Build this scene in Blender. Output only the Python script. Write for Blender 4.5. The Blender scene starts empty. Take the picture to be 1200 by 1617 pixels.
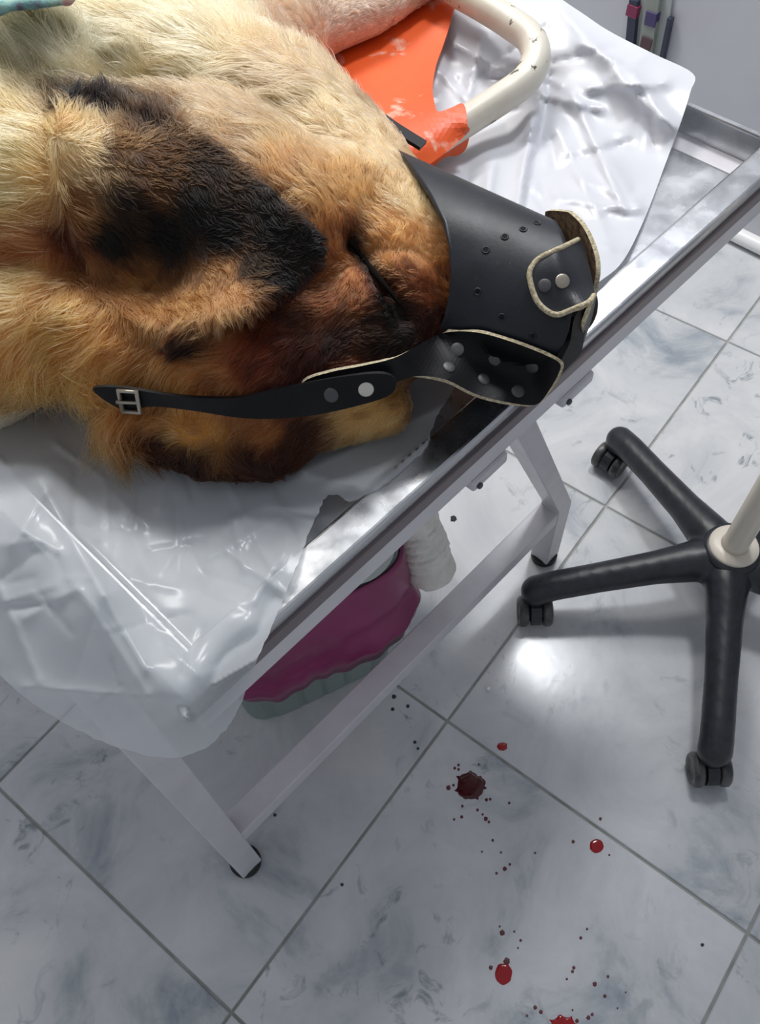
import bpy, bmesh, math, random
import numpy as np
from mathutils import Vector, Matrix
from mathutils.geometry import delaunay_2d_cdt
from mathutils.bvhtree import BVHTree
from mathutils.kdtree import KDTree

random.seed(7); rng = np.random.default_rng(7)
scene = bpy.context.scene
col = scene.collection

# ------------------------------------------------------------------ camera
# world: X along the table's long edge, Y across the table, Z up, metres; floor at z = 0
CAM = np.array([-0.36437657, -0.28060586, 1.31268124])
RW = np.array([[0.692460550, -0.720210625, -0.042367925],
               [-0.620745468, -0.564842535, -0.543716815],
               [0.367659421, 0.402802143, -0.838198654]])
FPX, CX, CY = 1350.0, 600.0, 808.5
cd = bpy.data.cameras.new('camera'); cam = bpy.data.objects.new('camera', cd); col.objects.link(cam)
M = Matrix.Identity(4)
for i in range(3):
    M[i][0] = RW[0][i]; M[i][1] = -RW[1][i]; M[i][2] = -RW[2][i]; M[i][3] = CAM[i]
cam.matrix_world = M
cd.sensor_fit = 'VERTICAL'; cd.sensor_height = 24.0; cd.lens = FPX / 1617.0 * 24.0
cd.clip_start = 0.01
scene.camera = cam

# ------------------------------------------------------------------ light
world = bpy.data.worlds.new('world'); scene.world = world; world.use_nodes = True
bg = world.node_tree.nodes['Background']
bg.inputs[0].default_value = (0.88, 0.92, 1.0, 1); bg.inputs[1].default_value = 0.36

def area(name, loc, target, sx, sy, power, color):
    ld = bpy.data.lights.new(name, 'AREA'); ld.shape = 'RECTANGLE'; ld.size = sx; ld.size_y = sy
    ld.energy = power; ld.color = color
    o = bpy.data.objects.new(name, ld); col.objects.link(o); o.location = loc
    o.rotation_euler = (Vector(target) - Vector(loc)).to_track_quat('-Z', 'Y').to_euler()
    return o
area('ceiling_lamp', (1.13, 0.47, 2.6), (1.13, 0.47, 0), 0.28, 0.28, 20, (0.96, 0.98, 1.0))
area('ceiling_lamp', (0.75, 1.65, 2.6), (0.2, 0.5, 0.4), 1.3, 0.4, 41, (1.0, 0.97, 0.92))

vs = scene.view_settings
vs.view_transform = 'Standard'; vs.look = 'None'; vs.gamma = 1.0; vs.use_curve_mapping = False
vs.exposure = 0.12

# ------------------------------------------------------------------ helpers
def at(u, v, z):
    """the point at height z that lies on the sight line of pixel (u, v)"""
    u = np.asarray(u, float); v = np.asarray(v, float)
    d = np.stack([(u - CX) / FPX, (v - CY) / FPX, np.ones_like(u)], -1) @ RW
    s = (np.asarray(z, float) - CAM[2]) / d[..., 2]
    return CAM + s[..., None] * d

def sight(u, v):
    d = np.array([(u - CX) / FPX, (v - CY) / FPX, 1.0]) @ RW
    return d / np.linalg.norm(d)

def srgb(r, g, b):
    f = lambda c: (c / 12.92 if c <= 0.04045 else ((c + 0.055) / 1.055) ** 2.4)
    return (f(r / 255), f(g / 255), f(b / 255), 1)

def lin(a):
    a = np.asarray(a, float) / 255.0
    return np.where(a <= 0.04045, a / 12.92, ((a + 0.055) / 1.055) ** 2.4)

def obj(name, verts, faces, mats, parent=None, smooth=False, mi=None):
    me = bpy.data.meshes.new(name)
    me.from_pydata([tuple(map(float, p)) for p in verts], [], [tuple(map(int, q)) for q in faces])
    for m in (mats if isinstance(mats, (list, tuple)) else [mats]): me.materials.append(m)
    if mi is not None: me.polygons.foreach_set('material_index', np.asarray(mi, np.int32))
    if smooth: me.polygons.foreach_set('use_smooth', np.ones(len(me.polygons), bool))
    me.update()
    o = bpy.data.objects.new(name, me); col.objects.link(o)
    if parent: o.parent = parent
    return o

def empty(name, loc=(0, 0, 0)):
    o = bpy.data.objects.new(name, None); o.location = (0, 0, 0); o.empty_display_size = 0.05
    col.objects.link(o); return o

def tag(o, label=None, cat=None, group=None, kind=None):
    if label: o['label'] = label
    if cat: o['category'] = cat
    if group: o['group'] = group
    if kind: o['kind'] = kind
    return o

class MB:
    def __init__(s): s.v = []; s.f = []
    def add(s, v, f):
        n = len(s.v); s.v += [tuple(map(float, p)) for p in v]; s.f += [tuple(i + n for i in q) for q in f]
    def box(s, lo, hi):
        x0, y0, z0 = lo; x1, y1, z1 = hi
        s.add([(x0, y0, z0), (x1, y0, z0), (x1, y1, z0), (x0, y1, z0), (x0, y0, z1), (x1, y0, z1), (x1, y1, z1), (x0, y1, z1)],
              [(0, 3, 2, 1), (4, 5, 6, 7), (0, 1, 5, 4), (1, 2, 6, 5), (2, 3, 7, 6), (3, 0, 4, 7)])
    def bar(s, a, b, w, h, up=(0, 0, 1)):
        a = Vector(a); b = Vector(b); d = (b - a).normalized(); x = d.cross(Vector(up)).normalized(); y = x.cross(d)
        q = []
        for p in (a, b):
            for sx, sy in ((-1, -1), (1, -1), (1, 1), (-1, 1)): q.append(p + x * (sx * w / 2) + y * (sy * h / 2))
        s.add(q, [(0, 1, 2, 3), (7, 6, 5, 4), (0, 4, 5, 1), (1, 5, 6, 2), (2, 6, 7, 3), (3, 7, 4, 0)])
    def tube(s, pts, r, n=12, caps=True):
        pts = [Vector(p) for p in pts]; k = len(pts)
        rr = r if hasattr(r, '__len__') else [r] * k
        up = Vector((0.13, 0.21, 0.97)); rings = []
        x = None
        for i, p in enumerate(pts):
            d = (pts[min(i + 1, k - 1)] - pts[max(i - 1, 0)]).normalized()
            x = (d.cross(up) if x is None else (x - d * x.dot(d))).normalized(); y = d.cross(x)
            rings.append([p + (x * math.cos(2 * math.pi * j / n) + y * math.sin(2 * math.pi * j / n)) * rr[i] for j in range(n)])
        f = [(i * n + j, i * n + (j + 1) % n, (i + 1) * n + (j + 1) % n, (i + 1) * n + j) for i in range(k - 1) for j in range(n)]
        if caps: f += [tuple(range(n - 1, -1, -1)), tuple((k - 1) * n + j for j in range(n))]
        s.add([q for g in rings for q in g], f)
    def lathe(s, prof, c=(0, 0, 0), n=32, axis=(0, 0, 1)):
        ax = Vector(axis).normalized(); x = ax.orthogonal().normalized(); y = ax.cross(x); c = Vector(c)
        v = [c + (x * math.cos(2 * math.pi * j / n) + y * math.sin(2 * math.pi * j / n)) * r + ax * h for r, h in prof for j in range(n)]
        k = len(prof)
        f = [(i * n + j, i * n + (j + 1) % n, (i + 1) * n + (j + 1) % n, (i + 1) * n + j) for i in range(k - 1) for j in range(n)]
        f += [tuple(range(n - 1, -1, -1)), tuple((k - 1) * n + j for j in range(n))]
        s.add(v, f)
    def build(s, name, mat, parent=None, smooth=False, bevel=0, auto=None):
        o = obj(name, s.v, s.f, mat, parent, smooth)
        if bevel:
            m = o.modifiers.new('bevel', 'BEVEL'); m.width = bevel; m.segments = 2; m.limit_method = 'ANGLE'
        return o

def spline(pts, n=8, closed=False):
    pts = np.asarray(pts, float); k = len(pts); out = []
    rngk = range(k) if closed else range(k - 1)
    for i in rngk:
        p0 = pts[(i - 1) % k] if closed else pts[max(i - 1, 0)]
        p1 = pts[i]; p2 = pts[(i + 1) % k]
        p3 = pts[(i + 2) % k] if closed else pts[min(i + 2, k - 1)]
        for j in range(n):
            t = j / n
            out.append(0.5 * ((2 * p1) + (-p0 + p2) * t + (2 * p0 - 5 * p1 + 4 * p2 - p3) * t * t + (-p0 + 3 * p1 - 3 * p2 + p3) * t ** 3))
    if not closed: out.append(pts[-1])
    return np.array(out)

def tps(ctrl, smooth=0.0):
    """thin-plate interpolation of heights given as (u, v, z)"""
    c = np.asarray(ctrl, float); P = c[:, :2] / 300.0; n = len(P)
    def U(r2): return np.where(r2 > 1e-12, 0.5 * r2 * np.log(np.maximum(r2, 1e-12)), 0.0)
    K = U(((P[:, None] - P[None]) ** 2).sum(-1)) + np.eye(n) * smooth
    Q = np.c_[np.ones(n), P]
    A = np.block([[K, Q], [Q.T, np.zeros((3, 3))]])
    w = np.linalg.lstsq(A, np.r_[c[:, 2], np.zeros(3)], rcond=None)[0]
    def fn(u, v):
        X = np.stack([np.asarray(u, float), np.asarray(v, float)], -1) / 300.0
        r2 = ((X[..., None, :] - P) ** 2).sum(-1)
        return U(r2) @ w[:n] + w[n] + X @ w[n + 1:]
    return fn

def inside(poly, q):
    x, y = q[:, 0], q[:, 1]; r = np.zeros(len(q), bool); n = len(poly)
    for i in range(n):
        x0, y0 = poly[i]; x1, y1 = poly[(i + 1) % n]
        c = ((y0 > y) != (y1 > y)) & (x < (x1 - x0) * (y - y0) / (y1 - y0 + 1e-12) + x0); r ^= c
    return r

def segdist(u, v, a, b):
    a = np.array(a, float); b = np.array(b, float); d = b - a
    t = np.clip(((u - a[0]) * d[0] + (v - a[1]) * d[1]) / (d @ d), 0, 1)
    return np.hypot(u - a[0] - t * d[0], v - a[1] - t * d[1])

def triangulate(poly, step):
    poly = np.asarray(poly, float)
    lo = poly.min(0); hi = poly.max(0)
    gx, gy = np.meshgrid(np.arange(lo[0], hi[0], step), np.arange(lo[1], hi[1], step * 0.87))
    gx[1::2] += step / 2
    q = np.c_[gx.ravel(), gy.ravel()]; q = q[inside(poly, q)]
    if len(q):
        dm = np.full(len(q), 1e9)
        for i in range(len(poly)): dm = np.minimum(dm, segdist(q[:, 0], q[:, 1], poly[i], poly[(i + 1) % len(poly)]))
        q = q[dm > step * 0.55]
    n = len(poly)
    r = delaunay_2d_cdt([Vector(p) for p in np.r_[poly, q]], [(i, (i + 1) % n) for i in range(n)], [], 1, 1e-5)
    return np.array([tuple(p) for p in r[0]]), [tuple(f) for f in r[2]]

def vnormals(P, F):
    N = np.zeros_like(P); F = np.asarray(F)
    fn = np.cross(P[F[:, 1]] - P[F[:, 0]], P[F[:, 2]] - P[F[:, 0]])
    for k in range(3): np.add.at(N, F[:, k], fn)
    return N / np.maximum(np.linalg.norm(N, axis=1, keepdims=True), 1e-12)

def patch(poly, zf, step, thick=0.0, extra=None, edge_n=6, rough_edge=0, floorz=None):
    """a shaped sheet: outline given on its plan, its own heights, real thickness. -> verts, faces, material index, uv"""
    pl = spline(poly, edge_n, True) if edge_n > 1 else np.asarray(poly, float)
    if rough_edge: pl = pl + rng.normal(0, rough_edge, pl.shape)
    V2, F = triangulate(pl, step)
    u, v = V2[:, 0], V2[:, 1]
    z = zf(u, v)
    if extra is not None: z = z + extra(u, v)
    P = at(u, v, z)
    if floorz is not None:
        for _ in range(6): z = np.maximum(z, floorz(P)); P = at(u, v, z)
    F = [f if (np.cross(P[f[1]] - P[f[0]], P[f[2]] - P[f[0]]) @ (CAM - P[f[0]])) > 0 else f[::-1] for f in F]
    if not thick: return P, F, [0] * len(F), V2
    N = vnormals(P, F); n = len(P)
    from collections import Counter
    ec = Counter(); de = {}
    for f in F:
        for k in range(3):
            a, b = f[k], f[(k + 1) % 3]; e = (min(a, b), max(a, b)); ec[e] += 1; de[e] = (a, b)
    V = np.r_[P, P - N * thick]
    FF = list(F) + [tuple(i + n for i in f[::-1]) for f in F]; mi = [0] * (2 * len(F))
    for e, c in ec.items():
        if c == 1:
            a, b = de[e]; FF.append((a, a + n, b + n, b)); mi.append(1)
    return V, FF, mi, V2

# ------------------------------------------------------------------ materials
def mat(name, color=(0.8, 0.8, 0.8, 1), rough=0.5, metal=0.0, spec=0.5, build=None):
    m = bpy.data.materials.new(name); m.use_nodes = True; nt = m.node_tree
    b = nt.nodes['Principled BSDF']
    b.inputs['Base Color'].default_value = color; b.inputs['Roughness'].default_value = rough
    b.inputs['Metallic'].default_value = metal; b.inputs['Specular IOR Level'].default_value = spec
    if build: build(nt, b)
    return m
def node(nt, t, **kw):
    n = nt.nodes.new(t)
    for k, v in kw.items():
        if k in ('operation', 'blend_type', 'data_type', 'feature', 'distance', 'attribute_name', 'noise_dimensions', 'attribute_type', 'wave_type'): setattr(n, k, v)
        else: n.inputs[k].default_value = v
    return n
def ramp(nt, fac, stops):
    r = nt.nodes.new('ShaderNodeValToRGB'); e = r.color_ramp.elements
    while len(e) < len(stops): e.new(0.5)
    for x, (p, c) in zip(e, stops): x.position = p; x.color = c
    nt.links.new(fac, r.inputs[0]); return r.outputs[0]
def mixc(nt, fac, a, b, mode='MIX'):
    m = nt.nodes.new('ShaderNodeMix'); m.data_type = 'RGBA'; m.blend_type = mode
    for s, v in ((m.inputs[0], fac), (m.inputs[6], a), (m.inputs[7], b)):
        if hasattr(v, 'is_linked'): nt.links.new(v, s)
        else: s.default_value = v
    return m.outputs[2]
def objcoord(nt, rnd=False):
    t = nt.nodes.new('ShaderNodeTexCoord')
    if not rnd: return t.outputs['Object']
    oi = nt.nodes.new('ShaderNodeObjectInfo'); mul = node(nt, 'ShaderNodeMath', operation='MULTIPLY'); mul.inputs[1].default_value = 37.0
    nt.links.new(oi.outputs['Random'], mul.inputs[0])
    ad = nt.nodes.new('ShaderNodeVectorMath'); ad.operation = 'ADD'
    nt.links.new(t.outputs['Object'], ad.inputs[0]); nt.links.new(mul.outputs[0], ad.inputs[1])
    return ad.outputs[0]
def noise(nt, co, scale, detail=4, rough=0.55, dist=0.0):
    n = node(nt, 'ShaderNodeTexNoise', Scale=scale, Detail=detail, Roughness=rough, Distortion=dist); nt.links.new(co, n.inputs['Vector']); return n.outputs[0]
def bump(nt, b, h, strength=0.2, dist=0.01):
    n = node(nt, 'ShaderNodeBump', Strength=strength, Distance=dist); nt.links.new(h, n.inputs['Height']); nt.links.new(n.outputs[0], b.inputs['Normal'])

def tile_nodes(nt, b):
    co = objcoord(nt, True)
    n1 = noise(nt, co, 5.0, 6, 0.62, 0.8); n2 = noise(nt, co, 16.0, 5, 0.65, 1.2); n3 = noise(nt, co, 3.0, 3, 0.5, 0.3)
    c = ramp(nt, n1, [(0.30, srgb(148, 156, 165)), (0.44, srgb(194, 197, 200)), (0.62, srgb(210, 211, 213)), (0.8, srgb(217, 217, 218))])
    vein = ramp(nt, n2, [(0.30, (.85, .85, .85, 1)), (0.42, (0, 0, 0, 1))])
    patchy = ramp(nt, n3, [(0.42, (1, 1, 1, 1)), (0.60, (0, 0, 0, 1))])
    fac = node(nt, 'ShaderNodeMath', operation='MULTIPLY'); nt.links.new(vein, fac.inputs[0]); nt.links.new(patchy, fac.inputs[1])
    c = mixc(nt, fac.outputs[0], c, srgb(112, 126, 134))
    nt.links.new(c, b.inputs['Base Color'])
    r = ramp(nt, noise(nt, co, 9, 3), [(0.3, (0.16, 0.16, 0.16, 1)), (0.7, (0.26, 0.26, 0.26, 1))]); nt.links.new(r, b.inputs['Roughness'])
    bump(nt, b, noise(nt, co, 40, 3), 0.04, 0.004)
M_TILE = mat('marble_tile', rough=0.2, build=tile_nodes)
def grout_nodes(nt, b):
    n = noise(nt, objcoord(nt), 25, 4)
    nt.links.new(ramp(nt, n, [(0.3, srgb(140, 143, 136)), (0.7, srgb(172, 173, 170))]), b.inputs['Base Color'])
M_GROUT = mat('grout', rough=0.85, build=grout_nodes)
def wall_nodes(nt, b):
    n = noise(nt, objcoord(nt), 3, 3)
    nt.links.new(ramp(nt, n, [(0.3, srgb(196, 196, 205)), (0.7, srgb(206, 207, 212))]), b.inputs['Base Color'])
M_WALL = mat('wall_paint', rough=0.45, build=wall_nodes)
M_TRIM = mat('white_trim', srgb(236, 236, 236), 0.25)
def steel_nodes(nt, b):
    co = objcoord(nt)
    n = noise(nt, co, 14, 4)
    nt.links.new(ramp(nt, n, [(0.3, srgb(188, 190, 194)), (0.7, srgb(208, 210, 212))]), b.inputs['Base Color'])
    r = ramp(nt, noise(nt, co, 30, 5), [(0.35, (0.20, 0.20, 0.20, 1)), (0.7, (0.36, 0.36, 0.36, 1))]); nt.links.new(r, b.inputs['Roughness'])
    bump(nt, b, noise(nt, co, 60, 2), 0.05, 0.002)
M_STEEL = mat('stainless_steel', metal=1.0, rough=0.28, build=steel_nodes)
M_EDGE = mat('steel_edge', srgb(128, 120, 122), 0.4, 0.7)
def paint_nodes(nt, b):
    n = noise(nt, objcoord(nt), 20, 4)
    nt.links.new(ramp(nt, n, [(0.25, srgb(196, 194, 199)), (0.6, srgb(208, 206, 211))]), b.inputs['Base Color'])
M_PAINT = mat('white_frame_paint', rough=0.35, build=paint_nodes)
M_BLACK = mat('black_rubber', srgb(18, 18, 20), 0.5)
def plastic_black(nt, b):
    n = noise(nt, objcoord(nt), 60, 5, 0.7)
    nt.links.new(ramp(nt, n, [(0.35, srgb(26, 28, 33)), (0.75, srgb(44, 47, 54))]), b.inputs['Base Color'])
    bump(nt, b, noise(nt, objcoord(nt), 400, 2), 0.08, 0.001)
M_BASE = mat('black_nylon', rough=0.38, build=plastic_black)
M_WHEEL = mat('caster_grey', rough=0.35, build=lambda nt, b: nt.links.new(ramp(nt, noise(nt, objcoord(nt), 40, 4), [(0.35, srgb(40, 40, 42)), (0.65, srgb(96, 95, 95))]), b.inputs['Base Color']))
M_CREAM = mat('cream_paint', srgb(216, 208, 194), 0.35)
def film(name, opacity, tint, rough=0.22, scale=30, trans=0.35):
    m = bpy.data.materials.new(name); m.use_nodes = True; nt = m.node_tree
    b = nt.nodes['Principled BSDF']; out = nt.nodes['Material Output']
    b.inputs['Base Color'].default_value = tint; b.inputs['Roughness'].default_value = rough
    bump(nt, b, noise(nt, objcoord(nt), scale, 3), 0.12, 0.004)
    tl = nt.nodes.new('ShaderNodeBsdfTranslucent'); tl.inputs[0].default_value = tint
    tr = nt.nodes.new('ShaderNodeBsdfTransparent'); tr.inputs[0].default_value = (0.96, 0.97, 0.98, 1)
    m1 = nt.nodes.new('ShaderNodeMixShader'); m1.inputs[0].default_value = trans
    m2 = nt.nodes.new('ShaderNodeMixShader'); m2.inputs[0].default_value = opacity
    nt.links.new(b.outputs[0], m1.inputs[1]); nt.links.new(tl.outputs[0], m1.inputs[2])
    nt.links.new(tr.outputs[0], m2.inputs[1]); nt.links.new(m1.outputs[0], m2.inputs[2]); nt.links.new(m2.outputs[0], out.inputs[0])
    return m
M_FILM = film('milky_plastic_film', 0.68, srgb(222, 227, 232))
M_FILM2 = film('white_plastic_film', 0.96, srgb(224, 226, 233), 0.32, trans=0.15)
def leather_nodes(nt, b):
    co = objcoord(nt)
    n = noise(nt, co, 18, 5, 0.6)
    c = ramp(nt, n, [(0.3, srgb(18, 20, 25)), (0.7, srgb(36, 40, 48))])
    s = ramp(nt, noise(nt, co, 220, 2, 0.5), [(0.70, (0, 0, 0, 1)), (0.78, (1, 1, 1, 1))])
    nt.links.new(mixc(nt, s, c, srgb(52, 55, 62)), b.inputs['Base Color'])
    r = ramp(nt, noise(nt, co, 25, 4), [(0.3, (0.36, 0.36, 0.36, 1)), (0.7, (0.52, 0.52, 0.52, 1))]); nt.links.new(r, b.inputs['Roughness'])
    bump(nt, b, noise(nt, co, 350, 2), 0.10, 0.0008)
M_LEATHER = mat('black_leather', rough=0.5, spec=0.4, build=leather_nodes)
M_STRAP = mat('dark_strap_leather', rough=0.5, spec=0.22, build=lambda nt, b: nt.links.new(ramp(nt, noise(nt, objcoord(nt), 30, 4), [(0.3, srgb(8, 8, 10)), (0.7, srgb(22, 22, 26))]), b.inputs['Base Color']))
def raw_nodes(nt, b):
    n = noise(nt, objcoord(nt), 500, 3)
    nt.links.new(ramp(nt, n, [(0.3, srgb(140, 124, 92)), (0.7, srgb(216, 206, 178))]), b.inputs['Base Color'])
M_RAW = mat('raw_leather_edge', rough=0.9, build=raw_nodes)
M_SUEDE = mat('brown_suede', rough=0.95, build=lambda nt, b: nt.links.new(ramp(nt, noise(nt, objcoord(nt), 180, 4), [(0.3, srgb(52, 36, 26)), (0.7, srgb(150, 122, 92))]), b.inputs['Base Color']))
M_RIVET = mat('rivet_metal', srgb(168, 160, 148), 0.35, 0.75)
M_RIVETD = mat('dull_rivet_metal', srgb(84, 84, 86), 0.5, 0.5)
M_HOLE = mat('dark_hole', srgb(6, 6, 8), 0.9)
def orange_nodes(nt, b):
    co = objcoord(nt)
    n = noise(nt, co, 9, 3); c = ramp(nt, n, [(0.3, srgb(226, 84, 30)), (0.7, srgb(240, 100, 40))])
    w = ramp(nt, noise(nt, co, 22, 5, 0.6, 0.5), [(0.60, (0, 0, 0, 1)), (0.68, (0.7, 0.7, 0.7, 1))])
    nt.links.new(mixc(nt, w, c, srgb(232, 196, 176)), b.inputs['Base Color'])
    bump(nt, b, noise(nt, co, 260, 2), 0.08, 0.001)
M_ORANGE = mat('orange_vinyl', rough=0.42, build=orange_nodes)
def chipped_nodes(nt, b):
    co = objcoord(nt)
    k = ramp(nt, noise(nt, co, 38, 5, 0.65), [(0.61, (0, 0, 0, 1)), (0.635, (1, 1, 1, 1))])
    base = ramp(nt, noise(nt, co, 12, 4), [(0.3, srgb(196, 188, 170)), (0.7, srgb(222, 217, 204))])
    nt.links.new(mixc(nt, k, base, srgb(92, 84, 68)), b.inputs['Base Color'])
    inv = node(nt, 'ShaderNodeMath', operation='SUBTRACT'); inv.inputs[0].default_value = 1.0; nt.links.new(k, inv.inputs[1])
    bump(nt, b, inv.outputs[0], 0.4, 0.001)
M_CHIP = mat('chipped_white_paint', rough=0.4, build=chipped_nodes)
def bag_nodes(nt, b):
    n = noise(nt, objcoord(nt), 8, 3)
    nt.links.new(ramp(nt, n, [(0.3, srgb(122, 40, 84)), (0.7, srgb(146, 54, 104))]), b.inputs['Base Color'])
M_BAG = mat('magenta_bag', rough=0.35, build=bag_nodes)
M_BIN = mat('grey_green_plastic', srgb(132, 146, 142), 0.45)
M_LID = mat('pale_bin_plastic', srgb(186, 194, 190), 0.45)
def paper_nodes(nt, b):
    co = objcoord(nt)
    nt.links.new(ramp(nt, noise(nt, co, 40, 3), [(0.3, srgb(214, 212, 204)), (0.7, srgb(234, 232, 226))]), b.inputs['Base Color'])
    bump(nt, b, noise(nt, co, 120, 4), 0.5, 0.004)
M_PAPER = mat('white_crepe', rough=0.9, build=paper_nodes)
M_BLOOD = mat('fresh_blood', srgb(150, 14, 22), 0.12, build=None)
M_BLOODD = mat('thick_blood', srgb(66, 2, 8), 0.06)
M_BLOODS = mat('dried_blood', srgb(92, 40, 44), 0.4)
M_DIRT = mat('dark_dirt', srgb(52, 54, 56), 0.8)
def cloth_nodes(nt, b):
    co = objcoord(nt)
    c = ramp(nt, noise(nt, co, 45, 3), [(0.36, srgb(96, 60, 84)), (0.46, srgb(110, 150, 150)), (0.6, srgb(150, 190, 178)), (0.7, srgb(206, 160, 158))])
    nt.links.new(c, b.inputs['Base Color']); bump(nt, b, noise(nt, co, 300, 2), 0.4, 0.002)
M_CLOTH = mat('patterned_cloth', rough=0.9, build=cloth_nodes)

# ------------------------------------------------------------------ floor and wall
UA = np.array([0.993883735, 0.110431526]); VA = np.array([0.110431526, -0.993883735]); TS = 0.5
m = MB(); m.box((-2.2, -2.2, -0.06), (1.40, 2.2, -0.003))
floor = m.build('floor', M_GROUT); tag(floor, 'pale grey marbled ceramic tile floor with grey grout', kind='structure')
h = (TS - 0.0042) / 2; ch = 0.0014
tv = [(-h, -h, -0.02), (h, -h, -0.02), (h, h, -0.02), (-h, h, -0.02), (-h, -h, -ch), (h, -h, -ch), (h, h, -ch), (-h, h, -ch),
      (-h + ch, -h + ch, 0), (h - ch, -h + ch, 0), (h - ch, h - ch, 0), (-h + ch, h - ch, 0)]
tf = [(0, 3, 2, 1), (8, 9, 10, 11)] + [(i, (i + 1) % 4, 4 + (i + 1) % 4, 4 + i) for i in range(4)] + [(4 + i, 4 + (i + 1) % 4, 8 + (i + 1) % 4, 8 + i) for i in range(4)]
t0 = None; ang = math.atan2(UA[1], UA[0])
for iu in range(-4, 4):
    for iv in range(-4, 5):
        cpt = (iu + 0.5) * TS * UA + (iv + 0.5) * TS * VA
        if cpt[0] > 1.5: continue
        if t0 is None: t0 = obj('tile', tv, tf, M_TILE, floor); o = t0
        else: o = t0.copy(); col.objects.link(o); o.parent = floor
        o.location = (cpt[0], cpt[1], 0); o.rotation_euler = (0, 0, ang)
m = MB(); m.box((1.285, -2.2, -0.05), (1.40, 2.2, 2.7)); w = m.build('wall_right', M_WALL); tag(w, 'smooth pale grey wall behind the table', kind='structure')
m = MB(); m.tube([(1.268, -2.2, 0.020), (1.268, 2.2, 0.020)], 0.017, 14); w = m.build('baseboard_right', M_TRIM, smooth=True); tag(w, 'rounded white skirting along the foot of the wall', kind='structure')

# ------------------------------------------------------------------ examination table
TX0, TX1, TY0, TY1, TZ = -0.328, 0.428, -0.042, 1.15, 0.80
IX0, IX1, IY0, IY1, FZ = -0.300, 0.422, -0.014, 1.122, 0.770
table = empty('examination_table')
tag(table, 'steel-topped veterinary examination table on a white tube frame under the dog', 'table')
o4 = [(TX0, TY0), (TX1, TY0), (TX1, TY1), (TX0, TY1)]; i4 = [(IX0, IY0), (IX1, IY0), (IX1, IY1), (IX0, IY1)]
f4 = [(IX0 + 0.004, IY0 + 0.004), (IX1 - 0.004, IY0 + 0.004), (IX1 - 0.004, IY1 - 0.004), (IX0 + 0.004, IY1 - 0.004)]
tvs = [(x, y, TZ) for x, y in o4] + [(x, y, TZ) for x, y in i4] + [(x, y, FZ) for x, y in f4] + [(x, y, TZ - 0.014) for x, y in o4] + [(x, y, FZ - 0.004) for x, y in f4]
tfs = [(i, (i + 1) % 4, 4 + (i + 1) % 4, 4 + i) for i in range(4)] + [(4 + i, 4 + (i + 1) % 4, 8 + (i + 1) % 4, 8 + i) for i in range(4)] + [(8, 9, 10, 11)]
tfs += [(12 + i, 12 + (i + 1) % 4, (i + 1) % 4, i) for i in range(4)] + [(12 + i, 16 + i, 16 + (i + 1) % 4, 12 + (i + 1) % 4) for i in range(4)] + [(19, 18, 17, 16)]
tray = obj('steel_tray', tvs, tfs, M_STEEL, table)
bv = tray.modifiers.new('bevel', 'BEVEL'); bv.width = 0.003; bv.segments = 3; bv.limit_method = 'ANGLE'
m = MB(); m.bar((TX0, TY0 + 0.0015, TZ - 0.0205), (TX1, TY0 + 0.0015, TZ - 0.0205), 0.009, 0.013); m.build('edge_strip', M_EDGE, table, bevel=0.001)
fz = 0.759
for a, b in (((TX0 + .004, TY0 + 0.014, fz), (TX1 - 0.005, TY0 + 0.014, fz)), ((TX0 + .004, TY1 - 0.014, fz), (TX1 - 0.005, TY1 - 0.014, fz)),
             ((TX0 + .019, TY0 + 0.029, fz), (TX0 + .019, TY1 - 0.029, fz)), ((TX1 - 0.02, TY0 + 0.029, fz), (TX1 - 0.02, TY1 - 0.029, fz)), ((0.075, TY0 + 0.029, fz - 0.002), (0.075, TY1 - 0.029, fz - 0.002))):
    m = MB(); m.bar(a, b, 0.030, 0.026); m.build('frame_rail', M_PAINT, table, bevel=0.002)
LY = 0.073; LW = 0.035
for y in (LY, TY1 - 0.11):
    m = MB(); m.bar((-0.358, y, 0.690), (-0.358, y, 0.012), LW, LW, (1, 0, 0)); m.bar((-0.352, y, 0.680), (-0.306, y, 0.741), LW, .028, (0, 1, 0)); m.build('leg', M_PAINT, table, bevel=0.002)
    # far legs: a vertical stub that turns into a brace leaning back under the tray
    prof = []
    d = Vector((-0.253, 0, 0.57)).normalized()
    A = Vector((0.338, y, 0.172)); B = A + d * (0.572 / d.z); s = LW / 2
    x0, x1 = 0.338 - s, 0.338 + s
    wv = LW / 2 / d.z
    out = [(x0, 0.012), (x1, 0.012), (x1, 0.172), (B.x + wv, 0.744), (B.x - wv, 0.744), (x0, 0.180)]
    vv = [(x, y - s, z) for x, z in out] + [(x, y + s, z) for x, z in out]
    k = len(out); ff = [tuple(range(k)), tuple(range(2 * k - 1, k - 1, -1))] + [(i, i + k, (i + 1) % k + k, (i + 1) % k) for i in range(k)]
    lg = obj('leg', vv, ff, M_PAINT, table); q = lg.modifiers.new('bevel', 'BEVEL'); q.width = 0.002; q.segments = 2
    m = MB(); m.bar((-0.342, y + 0.001, 0.156), (0.322, y + 0.001, 0.156), 0.035, 0.031); m.build('lower_bar', M_PAINT, table, bevel=0.002)
    for x in (-0.358, 0.338):
        m = MB(); m.lathe([(0.017, 0), (0.0225, 0.002), (0.0225, 0.013), (0.019, 0.016)], (x, y, 0.0), 24); m.build('foot_cap', M_BLACK, table, smooth=True)
m = MB(); m.bar((-0.358, LY + 0.016, 0.156), (-0.358, TY1 - 0.126, 0.156), 0.03, 0.03); m.build('cross_bar', M_PAINT, table, bevel=0.002)
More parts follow.
